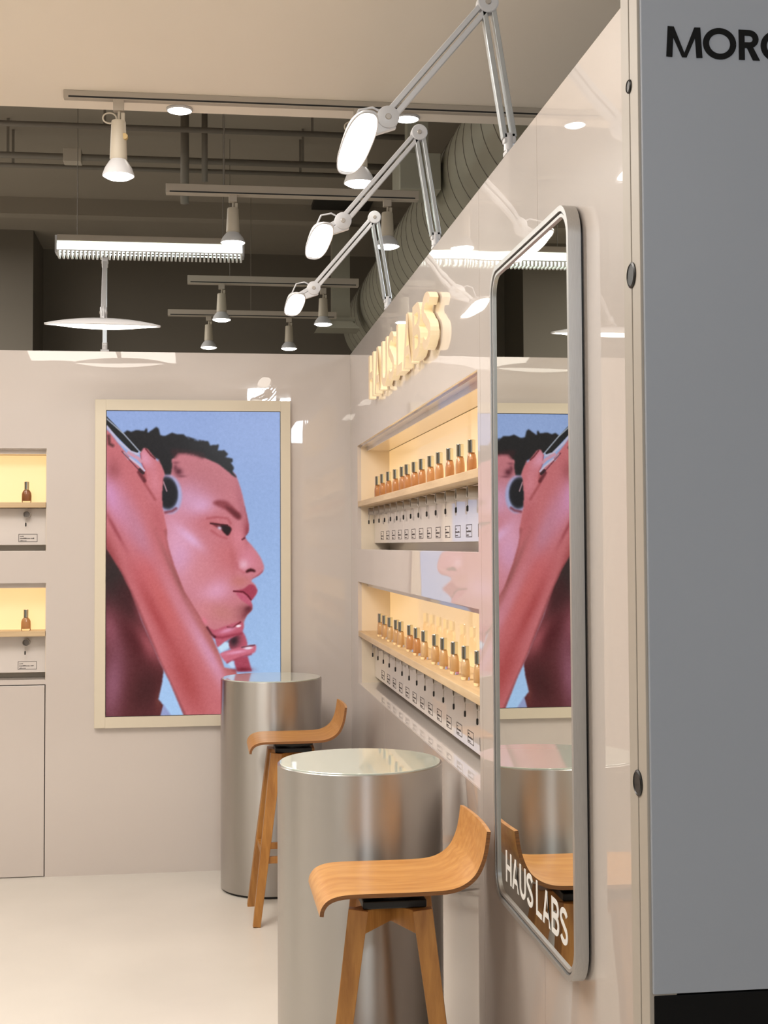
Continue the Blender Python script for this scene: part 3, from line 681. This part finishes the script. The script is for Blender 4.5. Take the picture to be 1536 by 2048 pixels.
# ------------------------------------------------------------------ stools
def stool(label, x, y, leg_turn=0):
    t = thing('bar_stool', label, 'stool', (x, y, 0), 0, 'wooden bar stools')
    def turn(o): o.rotation_euler = (0, 0, leg_turn)
    prof = smooth_open([(-.200, .764), (-.197, .780), (-.184, .797), (-.160, .807), (-.12, .811), (-.03, .811), (.07, .811), (.13, .814), (.168, .826), (.198, .850), (.216, .885), (.225, .92), (.231, .962)], 5)
    bm = bmesh.new(); ny = 18; Wd = .18; th = .0052
    rows = []
    n = len(prof)
    for j in range(ny+1):
        v = -1+2*j/ny; yy = v*Wd; top = []; bot = []
        for i, (px_, pz_) in enumerate(prof):
            a = Vector(prof[max(i-1, 0)]); b = Vector(prof[min(i+1, n-1)]); d = (b-a).normalized(); nn = Vector((-d.y, d.x))
            dish = .006*(1-v*v)*max(0, 1-abs(px_)/.19)
            cur = .010*(1-v*v) if pz_ > .85 else 0
            p = Vector((px_+cur, pz_-dish))
            top.append(bm.verts.new((p.x+nn.x*th, yy, p.y+nn.y*th))); bot.append(bm.verts.new((p.x-nn.x*th, yy, p.y-nn.y*th)))
        rows.append((top, bot))
    for j in range(ny):
        for i in range(n-1):
            (t0, b0), (t1_, b1) = rows[j], rows[j+1]
            bm.faces.new([t0[i], t0[i+1], t1_[i+1], t1_[i]]); bm.faces.new([b0[i], b1[i], b1[i+1], b0[i+1]])
    for j in (0, ny):
        t0, b0 = rows[j]
        for i in range(n-1): bm.faces.new([t0[i], b0[i], b0[i+1], t0[i+1]]).material_index = 1
    for j in range(ny):
        for i in (0, n-1):
            bm.faces.new([rows[j][0][i], rows[j+1][0][i], rows[j+1][1][i], rows[j][1][i]]).material_index = 0
    finish('seat', bm, ['seat', 'seatedge'], t, ang=40)
    bm = bmesh.new(); box(bm, -.088, .088, -.088, .088, .783, .8045, bev=.003); box(bm, -.084, .084, -.084, .084, .7515, .772, bev=.003); lathe(bm, [(.07, .772), (.07, .783)], 32)
    finish('swivel_plate', bm, 'blackp', t)
    bm = bmesh.new()
    for sx in (-1, 1):
        for sy in (-1, 1):
            bar(bm, (sx*.004, sy*.004, .730), (sx*.088, sy*.088, .720), .048, .040, .048, .060, bev=.0015)
    box(bm, -.03, .03, -.03, .03, .705, .7512, bev=.002)
    turn(finish('cross_frame', bm, 'leg', t))
    for sx in (-1, 1):
        for sy in (-1, 1):
            bm = bmesh.new()
            bar(bm, (sx*.181, sy*.181, 0), (sx*.083, sy*.083, .751), .034, .034, .052, .052, side=(1, 0, 0), bev=.002)
            turn(finish('leg', bm, 'leg', t))
    h = .083+.098*(1-.285/.762)
    for k, (p, q) in enumerate([((-h, -h), (h, -h)), ((-h, h), (h, h)), ((-h, -h), (-h, h)), ((h, -h), (h, h))]):
        z = .285 if k < 2 else .31
        bm = bmesh.new(); bar(bm, (p[0], p[1], z), (q[0], q[1], z), .02, .03, bev=.002); turn(finish('footrest_rail', bm, 'leg', t))
    return t
def smooth_open(pts, n):
    P = [np.array(pts[0])*2-np.array(pts[1])]+[np.array(p) for p in pts]+[np.array(pts[-1])*2-np.array(pts[-2])]; out = []
    for i in range(1, len(P)-2):
        p0, p1, p2, p3 = P[i-1:i+3]
        for k in range(n):
            s = k/n; out.append(tuple(.5*((2*p1)+(-p0+p2)*s+(2*p0-5*p1+4*p2-p3)*s*s+(-p0+3*p1-3*p2+p3)*s**3)))
    out.append(tuple(P[-2])); return out
s1 = stool('near wooden bar stool with low curved back beside the mirror', .500, 3.61, math.radians(-8))
stool('far wooden bar stool in front of the far metal table', .418, 6.30, math.radians(2))

# ------------------------------------------------------------------ arm lamps on the wall tops (local -x is outwards)
def arm_lamp(label, loc, rot, E=(-.056, .403), J=(-.323, .087), Hd=(-.405, .014), tilt=0):
    t = thing('arm_lamp', label, 'lamp', loc, rot, 'arm lamps on the booth walls')
    Ev, Jv, Hv = Vector((E[0], 0, E[1])), Vector((J[0], 0, J[1])), Vector((Hd[0], 0, Hd[1]))
    bm = bmesh.new(); box(bm, -.012, .045, -.022, .022, 0.0005, .012, bev=.002); lathe(bm, [(.014, .012), (.014, .05), (.010, .056)], 24); box(bm, -.016, .016, -.012, .012, .03, .058, bev=.003)
    finish('clamp', bm, 'lampw', t)
    def pair(name, a, b, mt, off=.0125):
        d = (b-a).normalized(); s = Vector((0, 1, 0)).cross(d)*off
        bm = bmesh.new()
        for k in (-1, 1): bar(bm, a+s*k, b+s*k, .024, .014, side=(0, 1, 0), bev=.002)
        return finish(name, bm, mt, t)
    pair('lower_arm', Vector((0, 0, .045)), Ev, 'lampg'); pair('upper_arm', Ev, Jv, 'lampw', .0098)
    for nm, p, r in (('elbow_joint', Ev, .028), ('head_joint', Jv, .029)):
        bm = bmesh.new(); lathe(bm, [(r*.9, -.016), (r, -.014), (r, .014), (r*.9, .016)], 36, c=p, axis='Y'); jo = finish(nm, bm, 'lampw', t, ang=35)
        bm = bmesh.new(); lathe(bm, [(r*.22, -.019), (r*.28, -.017), (r*.28, .017), (r*.22, .019)], 20, c=p, axis='Y'); finish('screw', bm, 'holder', jo, ang=35)
    bm = bmesh.new(); bar(bm, Jv+Vector((.015, 0, -.012)), Hv+Vector((.03, 0, .03)), .02, .034, .016, .02, side=(0, 1, 0), bev=.003)
    bar(bm, Jv+Vector((-.01, 0, .004)), Hv+Vector((.0, 0, .034)), .014, .016, side=(0, 1, 0), bev=.003)
    finish('head_bracket', bm, 'lampw', t)
    bm = bmesh.new()
    tube(bm, [Jv+Vector((-.01, -.004, .012)), Jv+Vector((-.04, -.004, .026)), Jv+Vector((-.075, -.004, .018)), Hv+Vector((-.02, -.004, .03))], .003, 8); finish('cable', bm, 'lampw', t, smooth=True)
    def hull(name, top, sc, m):
        bm = bmesh.new(); nr, na = 10, 48; A, Bv = .039*sc, .272*sc; rings = []
        for i in range(nr+1):
            r = i/nr; ring = []
            for k in range(na):
                a = 2*PI*k/na; e = 2/2.7
                x = A*r*math.copysign(abs(math.cos(a))**e, math.cos(a)); y = Bv*r*math.copysign(abs(math.sin(a))**e, math.sin(a))
                z = (.030 if top else -.020)*(1-(.55*(y/Bv)**2+.45*r*r)) * (1 if r < 1 else 0)
                z += .004 if top else 0
                ring.append(Vector((x, y, z)))
            rings.append(ring)
        ct, st = math.cos(tilt), math.sin(tilt)
        tr = lambda v: (Hv.x+v.x*ct-v.z*st, v.y, Hv.z+v.x*st+v.z*ct)
        V = [[bm.verts.new(tr(v)) for v in ring] for ring in rings[1:]]
        c = bm.verts.new(tr(rings[0][0]))
        for k in range(na): bm.faces.new([c, V[0][k], V[0][(k+1) % na]])
        for a, b in zip(V, V[1:]):
            for k in range(na): bm.faces.new([a[k], b[k], b[(k+1) % na], a[(k+1) % na]])
        if top:
            lip = [bm.verts.new(tr(Vector((v.x, v.y, -.003)))) for v in rings[-1]]
            lip2 = [bm.verts.new(tr(Vector((v.x*.93, v.y*.985, -.003)))) for v in rings[-1]]
            for a, b in ((V[-1], lip), (lip, lip2)):
                for k in range(na): bm.faces.new([a[k], b[k], b[(k+1) % na], a[(k+1) % na]])
        return finish(name, bm, m, t, smooth=True)
    hull('shade', True, 1, 'lampw'); hull('diffuser', False, .925, 'lamplight')
    return t
for y, lab in ((3.44, 'nearest arm lamp on the right wall, its elbow at the top edge of the photo'), (4.57, 'middle arm lamp on top of the right wall'), (5.79, 'farthest arm lamp on top of the right wall')):
    arm_lamp(lab, (.803, y, ZT), 0, tilt=math.radians(-4))
arm_lamp('arm lamp on the back wall seen from its front', (-.506, YB+.02, ZT), math.radians(93.3), E=(-.03, .47), J=(-.55, .115), Hd=(-.70, .030))

# ------------------------------------------------------------------ tracks and spotlights
def track(label, x0, x1, y, z, h=.035, w=.035, rods=()):
    t = thing('lighting_track', label, 'track', ((x0+x1)/2, y, z), 0, 'lighting tracks')
    L = (x1-x0)/2
    bm = bmesh.new(); box(bm, -L, L, -w/2, w/2, -h, 0, bev=.002); finish('rail', bm, 'track', t)
    bm = bmesh.new(); box(bm, -L+.02, L-.02, -w/2-.0006, w/2+.0006, -h+.004, -h+.011); finish('slot', bm, 'blackp', t)
    for r in rods:
        bm = bmesh.new(); tube(bm, [(r-(x0+x1)/2, 0, 0), (r-(x0+x1)/2, 0, 4.6-z)], .0025, 8); finish('hanging_rod', bm, 'darkbeam', t)
track('lighting track fixed under the beige lowered ceiling', -.57, 2.2, 5.69, 3.6)
track('lighting track hanging behind the booth, second from the front', -.188, 1.17, 7.2, 3.62, .05, .06, rods=(.12,))
track('lighting track hanging behind the fluorescent fixture', -.098, 1.12, 9.6, 3.61, .055, .07, rods=(.2,))
track('faint lighting track farthest back in the store', -.27, 1.10, 11.0, 3.61, .05, .06, rods=(.4,))
def spot(label, x, y, z, s=1.0, loop=True):
    """z is the underside of the track"""
    t = thing('track_spotlight', label, 'spotlight', (x, y, z), 0, 'white track spotlights')
    bm = bmesh.new(); box(bm, -.022, .022, -.018, .018, -.045*s, .006, bev=.003); finish('connector', bm, 'track', t)
    bm = bmesh.new(); tube(bm, [(.003, 0, -.045*s), (.0, 0, -.10*s)], .006, 10); box(bm, .010, .026, -.010, .010, -.15*s, -.05*s, bev=.003); finish('yoke', bm, 'trackbody', t)
    bm = bmesh.new(); lathe(bm, [(.028, -.085*s), (.030, -.09*s), (.036, -.245*s), (.033, -.25*s)], 32); finish('housing', bm, 'trackbody', t, ang=35)
    bm = bmesh.new(); lathe(bm, [(.030, -.246*s), (.042, -.262*s), (.056, -.285*s), (.065, -.31*s), (.067, -.318*s), (.063, -.318*s), (.05, -.295*s)], 40, caps=False); finish('reflector', bm, 'lampw', t, ang=35)
    bm = bmesh.new(); lathe(bm, [(.062, -.312*s), (.061, -.320*s), (.045, -.329*s), (.02, -.334*s)], 36); finish('bulb_face', bm, 'bulb', t, ang=35)
    if loop:
        bm = bmesh.new(); tube(bm, [(-.01+.028*math.cos(a)-.026, -.012, -.078*s+.022*math.sin(a)) for a in [2*PI*k/20 for k in range(21)]], .0035, 8, caps=False); finish('cable_loop', bm, 'trackbody', t, smooth=True)
        bm = bmesh.new(); lathe(bm, [(.012, -.014), (.014, -.010), (.014, .010), (.012, .014)], 16, c=(.026, -.012, -.155*s), axis='Y'); finish('knob', bm, 'tan', t, ang=35)
    return t
a = spot('white spotlight at the left end of the ceiling track', -.345, 5.69, 3.565)
dup(a, (.67, 5.69, 3.565), 'white spotlight behind the nearest arm lamp head')
c = spot('white spotlight on the hanging track above the fluorescent fixture', .166, 7.2, 3.57, .80, False)
dup(c, (1.0, 7.2, 3.57), 'white spotlight between the arms of the farthest arm lamp')
dup(c, (.141, 9.6, 3.555), 'white spotlight hanging below the right end of the fluorescent fixture')
dup(c, (.865, 9.6, 3.535), 'white spotlight just right of the farthest arm lamp head')
dup(c, (.058, 11.0, 3.56), 'smallest distant white spotlight left of centre in the dark store')
dup(c, (.71, 11.0, 3.56), 'distant white spotlight just above the back wall top')
for x, lab in ((-.095, 'small round downlight left in the beige ceiling edge'), (.905, 'small round downlight behind the middle arm lamp elbow')):
    t = thing('downlight', lab, 'downlight', (x, 5.865, 3.6), 0, 'round downlights at the ceiling edge')
    bm = bmesh.new(); lathe(bm, [(.056, 0), (.058, -.006), (.052, -.012), (.05, -.006)], 36, caps=False); finish('trim_ring', bm, 'lampw', t, ang=35)
    bm = bmesh.new(); lathe(bm, [(.050, -.004), (.048, -.012), (.03, -.019), (.008, -.021)], 36); finish('lens', bm, 'bulb', t, ang=35)

# fluorescent fixture
t = thing('fluorescent_fixture', 'bright fluorescent strip fixture with toothed louvre hanging in the dark', 'light fixture', (-.315, 8.5, 3.5))
bm = bmesh.new(); box(bm, -.57, .57, -.05, .05, .085, .125, bev=.004); finish('housing', bm, 'track', t)
bm = bmesh.new(); 
bm.free()
for sx in (-1, 1):
    bm = bmesh.new(); box(bm, sx*.575-.006, sx*.575+.006, -.055, .055, .012, .118); finish('end_cap', bm, 'lampw', t)
bm = bmesh.new(); tube(bm, [(-.565, -.02, .055), (.565, -.02, .055)], .021, 16); tube(bm, [(-.565, .03, .055), (.565, .03, .055)], .021, 16); finish('tube', bm, 'tube', t, smooth=True)
bm = bmesh.new()
for k in range(45): 
    x = -.562+k*1.124/44; box(bm, x-.0058, x+.0058, -.055, .055, -.008, .028)
box(bm, -.57, .57, -.0565, -.0545, .022, .03); box(bm, -.57, .57, .0545, .0565, .022, .03)
finish('louvre', bm, 'louvre', t)
for x in (-.45, .45):
    bm = bmesh.new(); tube(bm, [(x, 0, .125), (x, 0, 1.1)], .0025, 8); finish('hanging_rod', bm, 'darkbeam', t)

# ------------------------------------------------------------------ ducts and pipes of the dark ceiling
t = thing('round_duct', 'large round spiral metal duct under the dark ceiling', 'duct', (1.75, 6.05, 3.80))
bm = bmesh.new(); lathe(bm, [(.40, 0), (.40, 6.8)], 64, axis='Y'); finish('duct_shell', bm, 'duct', t, ang=60)
bm = bmesh.new()
for k in range(30):
    y = .1+k*.22; tube(bm, [(.402*math.cos(a), y+.05*a/(2*PI), .402*math.sin(a)) for a in [2*PI*i/40 for i in range(41)]], .0022, 6, caps=False)
finish('spiral_seam', bm, 'darkbeam', t, smooth=True)
for y in (1.2, 4.2):
    bm = bmesh.new(); box(bm, -.01, .01, y, y+.03, .40, .79); finish('hanger', bm, 'darkbeam', t)
bm = bmesh.new(); box(bm, 1.10, 1.335, 7.4, 7.7, 3.69, 3.90, bev=.005); box(bm, 1.16, 1.28, 7.5, 7.6, 3.90, 4.6); tag(finish('junction_duct', bm, 'duct'), 'beige square duct box beside the round duct', 'duct')
t = thing('air_diffuser', 'pale square air outlet hanging in the dark beside the round duct', 'air outlet', (1.14, 11.5, 3.6))
bm = bmesh.new(); box(bm, -.12, .16, -.12, .12, .0, .04, bev=.004); prism(bm, [(-.17, -.06), (.2, -.06), (.13, .0), (-.10, .0)], -.15, .15); finish('hood', bm, 'duct', t)
bm = bmesh.new(); box(bm, -.03, .12, -.08, .08, .04, 1.0); finish('neck', bm, 'duct', t)
bm = bmesh.new(); box(bm, .93, 1.42, 11.0, 11.5, 4.56, 4.6); tag(finish('ceiling_vent', bm, 'blackp'), 'dark rectangular vent in the dark ceiling', 'vent')
for i, (y, z, r, lab) in enumerate([(8.5, 4.32, .018, 'thin dark pipe nearest the lowered ceiling edge'), (9.3, 4.35, .022, 'dark pipe with a junction box, upper of the close pair'), (9.55, 4.35, .016, 'dark pipe running behind the junction box pipe')]):
    t = thing('ceiling_pipe', lab, 'pipe', (0, y, z), 0, 'pipes across the dark ceiling')
    bm = bmesh.new(); tube(bm, [(-4, 0, 0), (1.3, 0, 0)], r, 12); finish('pipe', bm, 'darkbeam', t, smooth=True)
    for x in (-1.3, -.6, .7):
        bm = bmesh.new(); box(bm, x-.008, x+.008, -.008, .008, 0, 4.6-z); finish('hanger', bm, 'darkbeam', t)
    if i == 1:
        bm = bmesh.new(); box(bm, -.93, -.81, -.05, .05, -.045, .05, bev=.004); finish('junction_box', bm, 'track', t)
for (y, z0, h, lab) in [(7.9, 4.42, .18, 'dark flat ceiling beam nearest the booth'), (11.4, 4.46, .14, 'dark flat ceiling beam deep in the store')]:
    bm = bmesh.new(); box(bm, -4, 4, y, y+.16, z0, 4.6); tag(finish('ceiling_beam', bm, 'dark'), lab, 'beam')
for (x, y, z, lab) in [(-.11, 8.9, 3.95, 'thicker vertical drop pipe below the left downlight'), (.02, 8.9, 4.10, 'thinner vertical drop pipe right of the thick one')]:
    bm = bmesh.new(); tube(bm, [(x, y, z), (x, y, 4.6)], .028 if x < 0 else .02, 14); tag(finish('drop_pipe', bm, 'darkbeam', smooth=True), lab, 'pipe')
